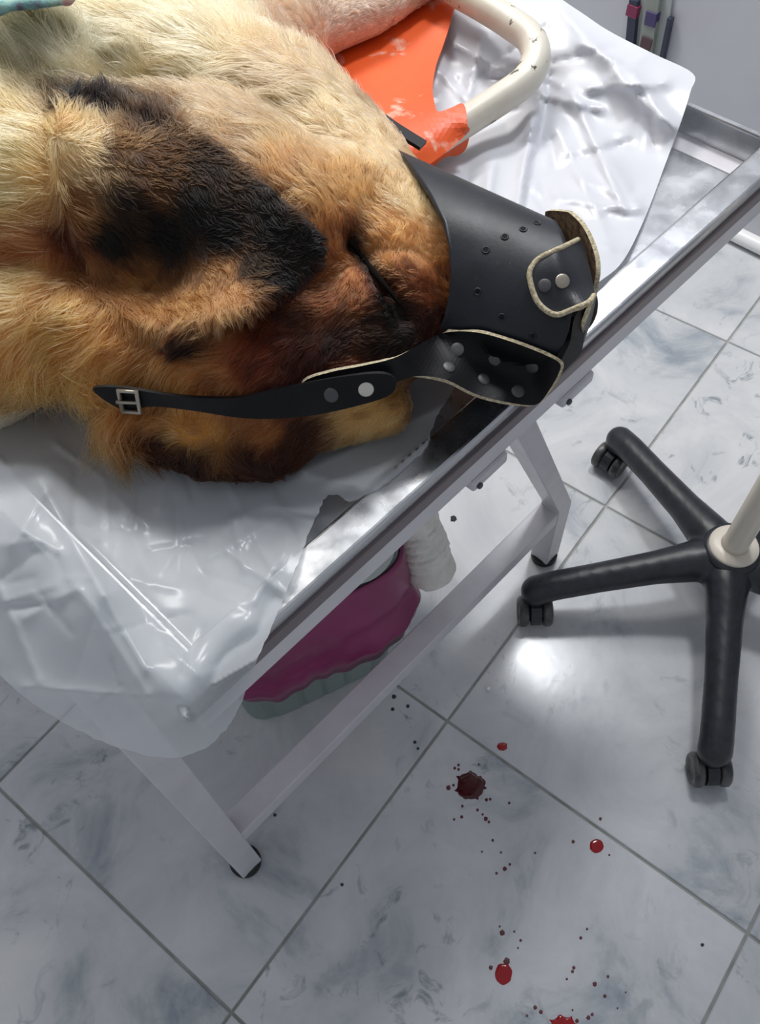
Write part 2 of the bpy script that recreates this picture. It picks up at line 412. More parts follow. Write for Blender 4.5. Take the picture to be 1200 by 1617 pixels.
# steel clips hanging under the near rail
for u, v in ((902, 596), (757, 722)):
    c = at(u, v, 0.748)
    m = MB(); m.box((c[0] - 0.022, TY0 - 0.004, 0.732), (c[0] + 0.022, TY0 + 0.012, 0.7455)); cl = m.build('clip', M_PAINT, table, bevel=0.003)
    m = MB(); m.lathe([(0.0025, 0), (0.003, 0.001), (0.003, 0.002), (0.002, 0.003)], (c[0] - 0.016, TY0 - 0.004, 0.7385), 12, (0, -1, 0)); m.build('screw', M_RIVETD, cl)

# ------------------------------------------------------------------ plastic sheets
def tray_top(p):
    x, y = p[:, 0], p[:, 1]
    rim = (x > TX0 - .004) & (x < TX1 + .004) & (y > TY0 - .004) & (y < TY1 + .004)
    well = (x > IX0 + .012) & (x < IX1 - .006) & (y > IY0 + .012) & (y < IY1 - .006)
    di = np.minimum(np.minimum(x - IX0, IX1 - x), np.minimum(y - IY0, IY1 - y))
    up = np.clip(1 - di / .010, 0, 1) * (y < .5)
    return np.where(rim & (x < .40), FZ + .0016 + (TZ - FZ) * up, 0.0)
def ridges(lines):
    def fn(u, v):
        h = np.zeros_like(u)
        for a, b, amp, wd in lines: h += amp * np.exp(-segdist(u, v, a, b) / wd)
        return h
    return fn
def rnd_ridges(n, box, amp, wd, lmin, lmax):
    L = []
    for _ in range(n):
        a = (random.uniform(box[0], box[2]), random.uniform(box[1], box[3])); t = random.uniform(0, math.pi); l = random.uniform(lmin, lmax)
        L.append((a, (a[0] + l * math.cos(t), a[1] + l * math.sin(t)), random.choice((-1, 1)) * random.uniform(0.3, 1) * amp, random.uniform(0.6, 1.4) * wd))
    return L
poly = [(-60, 1010), (0, 1066), (45, 1105), (95, 1138), (150, 1166), (205, 1186), (262, 1197), (310, 1188), (345, 1165), (368, 1135), (385, 1100), (400, 1055), (418, 1015),
        (440, 965), (460, 915), (474, 880), (488, 840), (503, 808), (516, 785), (534, 782), (552, 792), (598, 772), (640, 738), (672, 708), (680, 684), (692, 652), (712, 622),
        (720, 590), (640, 560), (500, 560), (300, 560), (120, 560), (-60, 600)]
zc = [(281, 1105, .806), (330, 1060, .806), (400, 993, .806), (470, 926, .805), (540, 862, .804), (620, 785, .804), (690, 720, .803), (240, 1065, .807), (150, 970, .808), (60, 880, .808), (-40, 780, .808),
      (560, 800, .803), (520, 760, .79), (640, 690, .786), (600, 640, .775), (450, 750, .778), (400, 820, .785), (330, 920, .795), (280, 1000, .800), (200, 850, .785), (120, 760, .785), (100, 680, .778), (0, 680, .79), (300, 750, .776), (300, 620, .774), (60, 600, .774), (700, 600, .79),
      (345, 1165, .752), (310, 1185, .744), (262, 1195, .740), (205, 1186, .742), (150, 1166, .744), (95, 1138, .748), (45, 1105, .754), (0, 1066, .760), (-60, 1010, .77), (385, 1100, .765), (418, 1015, .785), (440, 965, .794),
      (-60, 900, .80), (20, 960, .79), (100, 1040, .784), (180, 1110, .776)]
fold = [((65, 762), (165, 940), .016, 26), ((165, 940), (230, 1055), .010, 22), ((75, 770), (20, 860), .008, 20), ((40, 975), (120, 930), .005, 14), ((40, 1085), (230, 1100), .005, 14),
        ((125, 930), (235, 1100), .004, 10), ((280, 690), (250, 800), .004, 14), ((330, 700), (430, 900), .003, 10), ((360, 870), (480, 960), .004, 8), ((370, 820), (385, 900), .004, 7), ((440, 800), (500, 830), .004, 8),
        ((200, 720), (110, 640), .006, 20), ((160, 860), (255, 985), -.005, 12), ((420, 830), (330, 880), .004, 8), ((450, 870), (400, 950), .004, 8), ((700, 640), (480, 745), .006, 16), ((560, 770), (480, 745), .004, 10),
        ((40, 840), (90, 870), .006, 12), ((0, 930), (60, 1075), .005, 14), ((300, 1110), (340, 1160), .004, 12)]
fold += rnd_ridges(46, (60, 680, 520, 1010), .0030, 6, 25, 120) + rnd_ridges(16, (-20, 860, 260, 1150), .0035, 9, 40, 140)
zf = tps(zc, 0.002)
V, F, mi, _ = patch(poly, zf, 5.5, 0.0, ridges(fold), 6, 0.8, tray_top)
o = obj('plastic_sheet', V, F, M_FILM, smooth=True); tag(o, 'milky translucent plastic sheet with a torn edge draped over the near table corner', 'plastic sheet', 'plastic sheets on the table')
poly2 = [(560, 60), (640, -60), (760, -80), (900, 8), (960, 48), (1030, 84), (1094, 116), (1090, 145), (1074, 196), (1052, 255), (1020, 340), (985, 410), (950, 442), (900, 470), (800, 420), (680, 330), (600, 200)]
zc2 = [(1094, 116, .812), (1030, 84, .814), (900, 8, .812), (760, -80, .812), (1087, 150, .809), (995, 111, .809), (908, 74, .809), (816, 35, .809), (730, -2, .809), (649, -36, .809), (1059, 193, .794), (969, 152, .794), (884, 115, .794), (793, 74, .794), (708, 36, .794), (1024, 235, .782), (934, 193, .780), (850, 154, .779), (760, 112, .778), (676, 73, .778), (1052, 255, .780), (1020, 340, .780), (985, 410, .790), (950, 442, .806), (900, 470, .806), (950, 250, .779), (900, 350, .780), (850, 300, .776),
       (780, 300, .775), (700, 250, .774), (600, 120, .774), (700, 330, .774), (800, 420, .79)]
fold2 = [((890, 20), (1040, 190), .008, 20), ((1000, 120), (1060, 200), .005, 12), ((840, 190), (800, 440), .011, 14), ((870, 120), (830, 330), -.008, 12), ((905, 150), (985, 330), .008, 12), ((720, 70), (790, 110), .008, 12), ((690, 110), (760, 180), .006, 10),
         ((880, 200), (960, 380), .005, 16), ((760, 60), (740, 150), .007, 9), ((930, 140), (1050, 130), .006, 14), ((780, 260), (760, 380), .005, 9), ((950, 230), (1010, 330), .004, 10)]
fold2 += rnd_ridges(44, (690, 40, 1040, 420), .0048, 8, 40, 150)
V, F, mi, _ = patch(poly2, tps(zc2, 0.002), 6.0, 0.0, ridges(fold2), 5, 0, tray_top)
o = obj('plastic_sheet', V, F, M_FILM2, smooth=True); tag(o, 'bright white crumpled plastic sheet under the orange stretcher corner', 'plastic sheet', 'plastic sheets on the table')

# ------------------------------------------------------------------ stretcher
st = empty('stretcher'); tag(st, 'orange vinyl stretcher with a chipped white tube frame beneath the dog', 'stretcher')
zt = 0.7945
path = [(-260, 806, zt), (-100, 705, zt), (30, 629, zt), (300, 463, zt), (600, 277, zt + .002), (735, 192, .800), (800, 150, .808), (832, 124, .814), (846, 92, .821), (838, 62, .826), (808, 38, .828), (770, 14, .829), (720, -14, .829), (600, -80, .829), (450, -165, .829)]
sp = spline([tuple(at(u, v, z)) for u, v, z in path], 8)
m = MB(); m.tube(sp, 0.0155, 16); m.build('tube_frame', M_CHIP, st, smooth=True)
op = [(380, 140), (470, 60), (560, 10), (650, -40), (718, -22), (712, 30), (700, 70), (688, 104), (683, 138), (686, 162), (692, 176), (712, 170), (732, 164), (738, 196), (735, 214), (660, 270), (560, 300), (430, 260)]
zo = tps([(732, 164, .818), (738, 200, .812), (735, 214, .804), (692, 176, .816), (660, 225, .815), (600, 260, .812), (500, 300, .812), (683, 138, .806), (700, 70, .800), (715, -10, .808), (600, 60, .800), (500, 150, .803), (640, 150, .806), (660, 270, .800), (400, 180, .803)], 0.001)
V, F, mi, _ = patch(op, zo, 9.0, 0.002, None, 4)
o = obj('sling', V, F, [M_ORANGE, M_ORANGE], st, smooth=False)
# the hem folded under the tube
hp = [(650, 282), (737, 213), (741, 214), (736, 235), (722, 246), (700, 250), (660, 285)]
V, F, mi, _ = patch(hp, tps([(650, 270, .798), (735, 205, .800), (738, 235, .782), (705, 250, .780), (668, 280, .780)]), 8, 0.002, None, 3)
obj('hem', V, F, [M_ORANGE, M_ORANGE], st)

# ------------------------------------------------------------------ dog
ICO = bmesh.new(); bmesh.ops.create_icosphere(ICO, subdivisions=3, radius=1.0)
ICO_V = np.array([v.co[:] for v in ICO.verts]); ICO_F = [tuple(v.index for v in f.verts) for f in ICO.faces]; ICO.free()
def blobs(chains, step=0.012):
    """chains of (point, radius): spheres strung close together"""
    V = []; F = []
    def ball(p, r):
        n = len(V) * len(ICO_V); V.append(np.asarray(p) + ICO_V * r); F.extend([tuple(i + n for i in f) for f in ICO_F])
    for ch in chains:
        for (p0, r0), (p1, r1) in zip(ch[:-1], ch[1:]):
            n = max(1, int(np.linalg.norm(np.subtract(p1, p0)) / step))
            for k in range(n): t = k / n; ball(np.array(p0) * (1 - t) + np.array(p1) * t, r0 * (1 - t) + r1 * t)
        ball(*ch[-1])
    return np.concatenate(V), F
def remesh(V, F, voxel, smooth, name):
    me = bpy.data.meshes.new(name); me.from_pydata([tuple(p) for p in V], [], F); me.update()
    o = bpy.data.objects.new(name, me); col.objects.link(o)
    r = o.modifiers.new('r', 'REMESH'); r.mode = 'VOXEL'; r.voxel_size = voxel
    s = o.modifiers.new('s', 'SMOOTH'); s.factor = 0.5; s.iterations = smooth
    dg = bpy.context.evaluated_depsgraph_get()
    out = bpy.data.meshes.new_from_object(o.evaluated_get(dg)); out.name = name
    bpy.data.objects.remove(o)
    return out
def P(u, v, z, r): return (at(u, v, z), r)
def W(x, y, z, r): return (np.array((x, y, z), float), r)
chains = [
    [P(470, 395, .862, .078), P(560, 370, .860, .068), P(640, 410, .858, .055), P(720, 432, .856, .045), P(800, 455, .852, .036), P(850, 470, .850, .031), P(890, 484, .850, .026)],   # skull to nose
    [P(470, 395, .862, .078), P(330, 330, .865, .088), P(200, 330, .868, .090), P(60, 330, .870, .095), P(-60, 300, .875, .11)],             # back of the skull, neck
    [P(540, 300, .852, .064), P(430, 210, .855, .075), P(300, 170, .865, .085), P(130, 160, .870, .10)],                                     # crown to nape
    [P(590, 345, .856, .058), P(520, 265, .855, .06)],
    [P(620, 500, .850, .048), P(520, 560, .840, .050), P(400, 570, .838, .056), P(260, 555, .835, .052), P(120, 520, .835, .052), P(-40, 520, .84, .06)],      # cheek and throat
    [P(680, 500, .845, .040), P(760, 490, .842, .034), P(830, 505, .84, .026)],                                                                                       # lower jaw
    [P(600, 640, .812, .024), P(470, 665, .808, .026), P(330, 668, .808, .030), P(230, 640, .815, .032)],                                     # under cheek
    [P(260, 700, .798, .016), P(330, 722, .796, .019), P(420, 722, .796, .019), P(470, 700, .798, .016)],                                     # folded lower ear
    [P(300, 170, .865, .085), P(420, 70, .845, .060), P(440, 20, .845, .06)],                                                                 # chest ruff
    [P(430, 50, .84, .050), P(520, 36, .832, .030), P(585, 20, .826, .024), P(680, -40, .824, .022), P(760, -90, .822, .022)],                # foreleg
    [P(430, 20, .85, .06), P(540, -40, .83, .032), P(640, -70, .83, .03)],
    [W(-.10, .42, .88, .10), W(.02, .56, .89, .115), W(.06, .72, .90, .125), W(.07, .90, .90, .12), W(.06, 1.02, .88, .10)],                   # trunk
    [P(-60, 300, .875, .11), W(-.10, .42, .88, .10)], [P(130, 160, .870, .10), W(.02, .52, .885, .11)], [P(440, 20, .845, .06), W(.10, .55, .87, .09)],
]
bV, bF = blobs(chains)
rough = BVHTree.FromPolygons([tuple(p) for p in bV], bF)
def surf(bvh, u, v):
    h = bvh.ray_cast(Vector(CAM), Vector(sight(u, v)))
    return None if h[0] is None else (np.array(h[0]), np.array(h[1]))
ear_poly = [(98, 150), (150, 138), (215, 158), (290, 185), (350, 235), (420, 295), (478, 345), (505, 385), (500, 425), (470, 452), (432, 468), (392, 486), (330, 505), (272, 528), (205, 500), (150, 440), (110, 360), (84, 260), (82, 200)]
ez = []
for (u, v), off in zip(ear_poly, [.014, .014, .010, .012, .012, .014, .018, .022, .022, .022, .022, .022, .018, .014, .006, .004, .004, .006, .012]):
    h = surf(rough, u, v); ez.append((u, v, h[0][2] + off if h else .93))
for u, v in ((300, 340), (400, 390), (200, 330), (250, 440)):
    h = surf(rough, u, v); ez.append((u, v, h[0][2] + .014))
eV, eF, _, _ = patch(ear_poly, tps(ez, 0.01), 10, 0.011, ridges([((110, 160), (260, 200), -.006, 25)]), 3)
n = len(bV); allV = np.r_[bV, eV]; allF = bF + [tuple(i + n for i in f) for f in eF]
dme = remesh(allV, allF, 0.0040, 4, 'body')
nv = len(dme.vertices); co = np.zeros(nv * 3); dme.vertices.foreach_get('co', co); co = co.reshape(-1, 3)
dme.calc_loop_triangles(); tri = np.zeros(len(dme.loop_triangles) * 3, np.int32); dme.loop_triangles.foreach_get('vertices', tri); tri = tri.reshape(-1, 3)
nrm = vnormals(co, tri)
def on(u, v, bvh=[None]):
    if bvh[0] is None: bvh[0] = BVHTree.FromPolygons([tuple(p) for p in co], [tuple(t) for t in tri])
    return surf(bvh[0], u, v)
# closed eye: a groove between brow and cheek
def seg3(p, a, b):
    d = b - a; t = np.clip(((p - a) @ d) / (d @ d), 0, 1); return np.linalg.norm(p - a - t[:, None] * d, axis=1)
disp = np.zeros(nv)
E_A, E_B, E_C = on(556, 386)[0], on(608, 450)[0], on(640, 500)[0]
for a, b, amp, wd in ((E_A, E_B, -.010, .0048), (E_B, E_C, -.011, .009), (on(600, 380)[0], on(660, 430)[0], .005, .016), (on(560, 440)[0], on(590, 480)[0], .006, .013), (on(590, 540)[0], on(640, 530)[0], .003, .012), (on(520, 520)[0], on(430, 500)[0], -.004, .012)):
    disp += amp * np.exp(-(seg3(co, a, b) / wd) ** 2)
co = co + nrm * disp[:, None]; co[:, 2] = np.maximum(co[:, 2], .7765)
dme.vertices.foreach_set('co', co.ravel()); nrm = vnormals(co, tri)
dme.polygons.foreach_set('use_smooth', np.ones(len(dme.polygons), bool)); dme.update()

# coat colours, with painted shade below the ear, and lie of the hair, given at points of the hide
COAT = [(50, 100, 226, 208, 168), (150, 60, 228, 208, 168), (300, 60, 230, 206, 166), (400, 40, 228, 196, 162), (30, 220, 230, 204, 156), (30, 300, 226, 194, 142), (300, 110, 208, 182, 140), (470, 60, 220, 180, 152), (550, 30, 224, 190, 168), (620, 8, 220, 186, 166),
        (420, 130, 184, 154, 118), (350, 190, 180, 150, 114), (440, 220, 176, 140, 96), (520, 190, 202, 174, 136), (600, 240, 210, 178, 136), (660, 320, 216, 180, 132), (560, 300, 180, 130, 74), (620, 370, 200, 134, 70), (680, 400, 192, 132, 76), (500, 310, 172, 124, 72), (470, 270, 150, 108, 66), (390, 220, 150, 118, 84), (530, 400, 150, 92, 46),
        (115, 215, 214, 184, 134), (140, 222, 200, 166, 116), (112, 375, 92, 48, 30), (50, 402, 168, 100, 62), (115, 150, 34, 24, 18), (165, 165, 40, 28, 20), (240, 190, 70, 52, 38), (100, 200, 196, 146, 84), (180, 230, 88, 60, 32), (250, 250, 76, 50, 28), (330, 250, 52, 38, 28), (250, 300, 84, 56, 30), (200, 330, 52, 38, 24), (170, 380, 26, 20, 14), (260, 370, 20, 16, 14), (350, 370, 20, 16, 15), (430, 370, 27, 24, 23), (485, 385, 30, 26, 26), (410, 310, 40, 32, 26), (300, 330, 36, 28, 22), (440, 430, 30, 25, 22), (400, 415, 60, 44, 30),
        (350, 435, 150, 102, 54), (300, 480, 166, 114, 58), (240, 495, 154, 104, 52), (360, 470, 176, 120, 68), (200, 460, 140, 92, 42), (150, 420, 120, 76, 36), (120, 330, 128, 86, 46),
        (70, 270, 206, 160, 98), (55, 340, 190, 140, 84), (60, 420, 222, 172, 106), (30, 480, 226, 170, 108), (100, 500, 206, 150, 82), (20, 570, 212, 140, 74), (150, 560, 196, 134, 66), (280, 590, 190, 130, 62), (120, 640, 210, 160, 92), (60, 620, 206, 150, 84),
        (290, 545, 60, 36, 20), (430, 520, 100, 46, 22), (400, 570, 118, 58, 28), (480, 560, 78, 36, 18), (540, 540, 60, 32, 18), (520, 470, 112, 62, 30), (470, 490, 84, 46, 24), (560, 590, 136, 74, 44), (450, 610, 94, 48, 26), (350, 600, 156, 98, 48), (600, 540, 56, 36, 22), (640, 520, 34, 24, 18), (600, 470, 40, 24, 16), (625, 480, 22, 15, 12), (575, 415, 60, 34, 20), (560, 445, 160, 92, 44), (580, 470, 130, 78, 40), (640, 450, 104, 58, 28), (670, 460, 124, 68, 32), (680, 510, 72, 36, 20), (700, 440, 150, 92, 46),  # first point paints the shadow under the ear flap into the coat
        (860, 480, 22, 18, 18), (830, 480, 60, 40, 30), (545, 405, 170, 106, 54), (552, 420, 168, 104, 52), (590, 395, 186, 124, 66), (606, 418, 170, 112, 60), (625, 445, 120, 70, 36), (560, 390, 40, 26, 20), (570, 405, 16, 12, 10), (585, 422, 12, 9, 8), (598, 438, 12, 9, 8), (612, 456, 12, 9, 8), (632, 492, 16, 12, 10), (300, 680, 200, 142, 68), (230, 660, 150, 96, 44), (420, 680, 146, 90, 42), (480, 690, 80, 44, 22), (300, 728, 52, 26, 12), (400, 735, 62, 32, 16), (450, 720, 70, 36, 18), (570, 655, 200, 158, 96), (250, 705, 70, 38, 18)]
cp = []; cc = []
for u, v, r, g, b in COAT:
    hpt = on(u, v)
    if hpt: cp.append(hpt[0]); cc.append((r, g, b))
cp = np.array(cp); cc = lin(np.array(cc))
# trunk out of the picture: cream
for x, y, z in ((-.1, .45, .97), (.02, .6, 1.0), (.06, .8, 1.0), (.07, 1.0, .98), (.25, .75, .9), (-.2, .75, .9)): cp = np.r_[cp, [[x, y, z]]]; cc = np.r_[cc, [lin((224, 200, 158))]]
def coat(p):
    out = np.zeros((len(p), 3))
    for i in range(0, len(p), 20000):
        q = p[i:i + 20000]; d2 = ((q[:, None] - cp[None]) ** 2).sum(-1)
        w = 1.0 / (d2 + 3e-5) ** 2.2; out[i:i + 20000] = (w @ cc) / w.sum(1, keepdims=True)
    return out
LIE = [((700, 400), (640, 330), .007), ((650, 300), (600, 230), .010), ((600, 240), (530, 190), .014), ((520, 200), (430, 170), .022), ((430, 200), (330, 170), .030), ((440, 260), (380, 200), .026), ((540, 330), (500, 260), .016), ((520, 400), (490, 340), .014),
       ((640, 380), (610, 310), .009), ((680, 470), (640, 420), .007), ((560, 440), (530, 480), .009), ((600, 530), (560, 540), .008), ((520, 480), (470, 520), .013), ((430, 530), (380, 570), .014), ((470, 570), (420, 600), .013), ((560, 580), (500, 590), .009), ((350, 590), (280, 610), .016),
       ((400, 608), (384, 644), .016), ((470, 596), (450, 628), .014), ((330, 606), (312, 642), .018), ((260, 602), (240, 640), .022), ((200, 596), (180, 636), .03), ((280, 570), (220, 600), .022), ((150, 560), (90, 600), .034), ((100, 600), (70, 670), .046), ((140, 620), (120, 690), .050), ((170, 630), (150, 690), .045), ((50, 480), (-20, 510), .038), ((60, 380), (0, 390), .038), ((40, 250), (-20, 240), .040), ((60, 130), (10, 80), .042), ((200, 70), (130, 40), .042), ((320, 80), (250, 60), .040), ((420, 60), (370, 20), .036), ((420, 120), (340, 110), .036), ((330, 150), (250, 140), .034),
       ((120, 180), (120, 120), .022), ((200, 180), (180, 130), .022), ((120, 260), (150, 290), .012), ((200, 280), (260, 300), .010), ((300, 300), (360, 330), .009), ((400, 340), (460, 370), .009), ((470, 390), (520, 400), .009), ((420, 440), (450, 480), .009), ((350, 440), (390, 480), .010), ((250, 420), (290, 460), .010), ((240, 500), (260, 540), .012), ((160, 400), (190, 440), .012),
       ((560, 36), (620, 15), .008), ((480, 50), (440, 20), .016), ((300, 690), (240, 690), .012), ((420, 690), (380, 720), .012), ((400, 730), (440, 760), .010), ((300, 725), (290, 750), .010), ((570, 655), (540, 670), .010)]
lp = []; ld_ = []; ll = []
for a, b, L in LIE:
    ha = on(*a)
    if not ha: continue
    hb = on(*b); pb = hb[0] if hb and np.linalg.norm(hb[0] - ha[0]) < .12 else at(b[0], b[1], ha[0][2])
    d = pb - ha[0]; lp.append(ha[0]); ld_.append(d / np.linalg.norm(d)); ll.append(L)
for x, y, z in ((-.1, .45, .97), (.02, .6, 1.0), (.06, .8, 1.0), (.07, 1.0, .98)): lp.append(np.array((x, y, z))); ld_.append(np.array((-.3, .95, 0))); ll.append(.035)
lp = np.array(lp); ld_ = np.array(ld_); ll = np.array(ll)
def lie(p):
    D = np.zeros((len(p), 3)); L = np.zeros(len(p))
    for i in range(0, len(p), 20000):
        q = p[i:i + 20000]; d2 = ((q[:, None] - lp[None]) ** 2).sum(-1); w = 1.0 / (d2 + 1e-4) ** 2.0; w /= w.sum(1, keepdims=True)
        D[i:i + 20000] = w @ ld_; L[i:i + 20000] = w @ ll
    return D, L
# muzzle axis (used to keep hair out from under the leather)
AX0 = at(640, 402, .858); AX1 = at(905, 478, .862); e1 = (AX1 - AX0); AXL = np.linalg.norm(e1); e1 = e1 / AXL
e3 = np.array((0, 0, 1.0)) - e1 * e1[2]; e3 /= np.linalg.norm(e3); e2 = np.cross(e1, e3)
if e2 @ (at(700, 300, .86) - AX0) < 0: e2 = -e2

def fur_nodes(nt, b):
    a = node(nt, 'ShaderNodeAttribute', attribute_name='coat'); nt.links.new(a.outputs['Color'], b.inputs['Base Color'])
def hair_mat():
    m = bpy.data.materials.new('dog_fur'); m.use_nodes = True; nt = m.node_tree
    h_ = nt.nodes.new('ShaderNodeBsdfHairPrincipled'); h_.parametrization = 'COLOR'
    h_.inputs['IOR'].default_value = 1.38; h_.inputs['Roughness'].default_value = 0.45; h_.inputs['Radial Roughness'].default_value = 0.6
    a = node(nt, 'ShaderNodeAttribute', attribute_name='coat'); nt.links.new(a.outputs['Color'], h_.inputs['Color'])
    nt.links.new(h_.outputs[0], nt.nodes['Material Output'].inputs[0]); return m
M_FUR = hair_mat()
M_HIDE = mat('dog_hide', rough=0.8, spec=0.2, build=fur_nodes)
dme.materials.clear(); dme.materials.append(M_HIDE)
cv = coat(co) * 0.8; ca = dme.attributes.new('coat', 'FLOAT_COLOR', 'POINT'); ca.data.foreach_set('color', np.c_[cv, np.ones(nv)].ravel())
dog = bpy.data.objects.new('dog', dme); col.objects.link(dog)
tag(dog, 'tan and cream long-haired dog with a black-patched ear lying on the table', 'dog')

def make_fur(count):
    a = co[tri[:, 0]]; b = co[tri[:, 1]]; c = co[tri[:, 2]]
    ar = np.linalg.norm(np.cross(b - a, c - a), axis=1); cen = (a + b + c) / 3; fnz = nrm[tri].mean(1)
    w = ar * (fnz[:, 2] > -0.55)
    w *= np.where(cen[:, 1] > 0.62, 0.12, 1.0)
    face = np.exp(-((cen - E_B) ** 2).sum(1) / .12 ** 2); w *= 1 + 0.9 * face
    # nothing grows where the leather covers the snout
    t = ((cen - AX0) @ e1) / AXL; cph = ((cen - AX0) @ e2)
    thh = np.degrees(np.arctan2(((cen - AX0) @ e3) / .06, cph / .07)); thh = np.where(thh < -80, thh + 360, thh); w *= t < np.interp(thh, [-70, 0, 30, 45, 60, 75, 90, 105, 120, 135, 150, 180, 280], [-.4, -.36, -.31, -.25, -.13, .01, .16, .30, .39, .445, .47, .43, .3]) + .04
    w *= np.minimum(seg3(cen, E_A, E_B), seg3(cen, E_B, E_C)) > .0038
    w /= w.sum()
    k = rng.choice(len(tri), count, p=w); r1 = np.sqrt(rng.random(count)); r2 = rng.random(count)
    bc = np.stack([1 - r1, r1 * (1 - r2), r1 * r2], -1)
    p = (co[tri[k]] * bc[..., None]).sum(1); n = (nrm[tri[k]] * bc[..., None]).sum(1); n /= np.linalg.norm(n, axis=1, keepdims=True)
    D, L = lie(p)
    wv = np.stack([np.sin(p @ np.array(k_) + f_) for k_, f_ in (((90, 40, 60), 0), ((-50, 110, 30), 2), ((170, -60, 90), 1), ((60, 150, -120), 4))], -1)
    D += (wv[:, :1] * .30 + wv[:, 1:2] * .25) * np.cross(n, D) + wv[:, 2:3] * .18 * D + (wv[:, 3:4] * .22) * np.cross(n, D)
    D += rng.normal(0, .20, D.shape)
    D -= n * (D * n).sum(1, keepdims=True); D /= np.maximum(np.linalg.norm(D, axis=1, keepdims=True), 1e-6)
    L = L * rng.uniform(0.55, 1.15, count)
    lift = (rng.uniform(0.16, 0.42, count) + np.clip((L - .012) / .04, 0, 1) * rng.uniform(.05, .45, count))[:, None]
    S = np.linspace(0, 1, 5)
    dr = D * (1 - lift * .5) + n * lift; dr /= np.linalg.norm(dr, axis=1, keepdims=True)
    bend = (-n * 0.22 + np.array((0, 0, -0.10)) + rng.normal(0, .10, (count, 3)))
    pts = p[:, None] + dr[:, None] * (S[None, :, None] * L[:, None, None]) + bend[:, None] * ((S ** 2)[None, :, None] * L[:, None, None])
    # clumps
    g = rng.choice(count, count // 30, replace=False)
    kd = KDTree(len(g))
    for i, q in enumerate(g): kd.insert(p[q], i)
    kd.balance()
    near = np.array([kd.find(q)[1] for q in p]); gi = g[near]
    off = p - p[gi]
    cl = rng.uniform(.35, .92, count)[:, None, None] * (S ** 1.3)[None, :, None]
    gd = pts[gi] - p[gi][:, None]
    tgt = p[gi][:, None] + gd * (L / L[gi])[:, None, None]
    ok = (np.linalg.norm(off, axis=1) < .012)[:, None, None]
    pts = np.where(ok, pts * (1 - cl) + tgt * cl, pts)
    pts[:, :, 2] = np.maximum(pts[:, :, 2], 0.778)
    C = coat(p); C = C * (1 - np.clip((C.mean(1, keepdims=True) - .18) / .25, 0, 1) * np.array((.06, .13, .27))); C = C * .90 + .10 * (C @ np.array((.3, .55, .15)))[:, None]
    tone = np.clip(rng.normal(1.0, .16, count), .5, 1.5) * np.clip(1 + rng.normal(0, .24, len(g)), .45, 1.5)[near]
    lum = C.mean(1, keepdims=True); C = np.clip(C ** (1.12 + .35 * np.clip(1 - lum / .12, 0, 1)) * tone[:, None], 0.0012, 0.95)
    hc = bpy.data.hair_curves.new('fur'); hc.add_curves([5] * count)
    hc.attributes['position'].data.foreach_set('vector', pts.astype(np.float32).ravel())
    rad = np.tile(np.array([1, .9, .75, .5, .12]) * 0.00029, count)
    ra = hc.attributes.get('radius') or hc.attributes.new('radius', 'FLOAT', 'POINT'); ra.data.foreach_set('value', rad.astype(np.float32))
    at_ = hc.attributes.new('coat', 'FLOAT_COLOR', 'CURVE'); at_.data.foreach_set('color', np.c_[C, np.ones(count)].astype(np.float32).ravel())
    hc.materials.append(M_FUR)
    o = bpy.data.objects.new('fur', hc); col.objects.link(o); o.parent = dog; o['kind'] = 'stuff'
    return o
make_fur(200000)
# dark rim of the closed eye
lid = spline([on(u, v)[0] + np.array((0, 0, -.0002)) for u, v in ((553, 382), (568, 401), (584, 421), (600, 441), (618, 463), (632, 482))], 4)
m = MB(); m.tube(lid, [.0008 + .0014 * math.sin(math.pi * (.12 + .85 * i / (len(lid) - 1))) for i in range(len(lid))], 8)
m.build('eyelid', mat('dark_eyelid', srgb(12, 9, 8), 0.9, spec=0.1), dog, smooth=True)

cl = [(-40, -60), (130, -60), (118, 2), (95, 9), (60, 14), (20, 18), (-40, 26)]
czs = []
for u, v in cl + [(50, -20)]:
    hpt = on(u, v); czs.append((u, v, (hpt[0][2] if hpt else .95) + .02))
V, F, mi, _ = patch(cl, tps(czs, .01), 9, 0.003, ridges([((-20, 10), (60, 0), .006, 14), ((60, 10), (110, -10), .006, 12)]), 4)
o = obj('cloth', V, F, [M_CLOTH, M_CLOTH], smooth=True); tag(o, 'teal and pink patterned cloth lying across the dog\'s back', 'cloth')

# ------------------------------------------------------------------ muzzle
mz = empty('dog_muzzle'); tag(mz, 'black leather riveted muzzle strapped over the dog\'s snout', 'muzzle')
def cone(t, th):
    """point of the leather sleeve: t along the snout, th around it (0 = bridge side, pi/2 = up, pi = jaw side)"""
    rt = .0745 - .030 * t; rb = .074 - .012 * t; ru = .0640 - .0150 * t
    c, s = math.cos(th), math.sin(th)
    return AX0 + e1 * (AXL * t) + e2 * (c * (rt if c > 0 else rb)) + e3 * (s * ru)
def rear(th):
    x = math.degrees(th)
    return float(np.interp(x, [-70, -30, 0, 30, 45, 60, 75, 90, 105, 120, 135, 150, 165, 180, 210, 250], [-.4, -.38, -.36, -.31, -.25, -.13, .01, .16, .30, .39, .445, .47, .465, .43, .32, .2]))
def front(th):
    x = math.degrees(th)
    return float(np.interp(x, [-70, 0, 30, 45, 60, 75, 90, 105, 120, 135, 150, 180, 250], [.78, .77, .765, .77, .80, .86, .92, .985, 1.04, 1.08, 1.095, 1.09, 1.0]))
NT, NS = 100, 30
ths = [math.radians(-60 + 300 * i / NT) for i in range(NT + 1)]
vo = []; 
for th in ths:
    a, b = rear(th), front(th)
    for j in range(NS + 1): vo.append(cone(a + (b - a) * j / NS, th))
vo = np.array(vo); W_ = NS + 1
fo = [(i * W_ + j, i * W_ + j + 1, (i + 1) * W_ + j + 1, (i + 1) * W_ + j) for i in range(NT) for j in range(NS)]
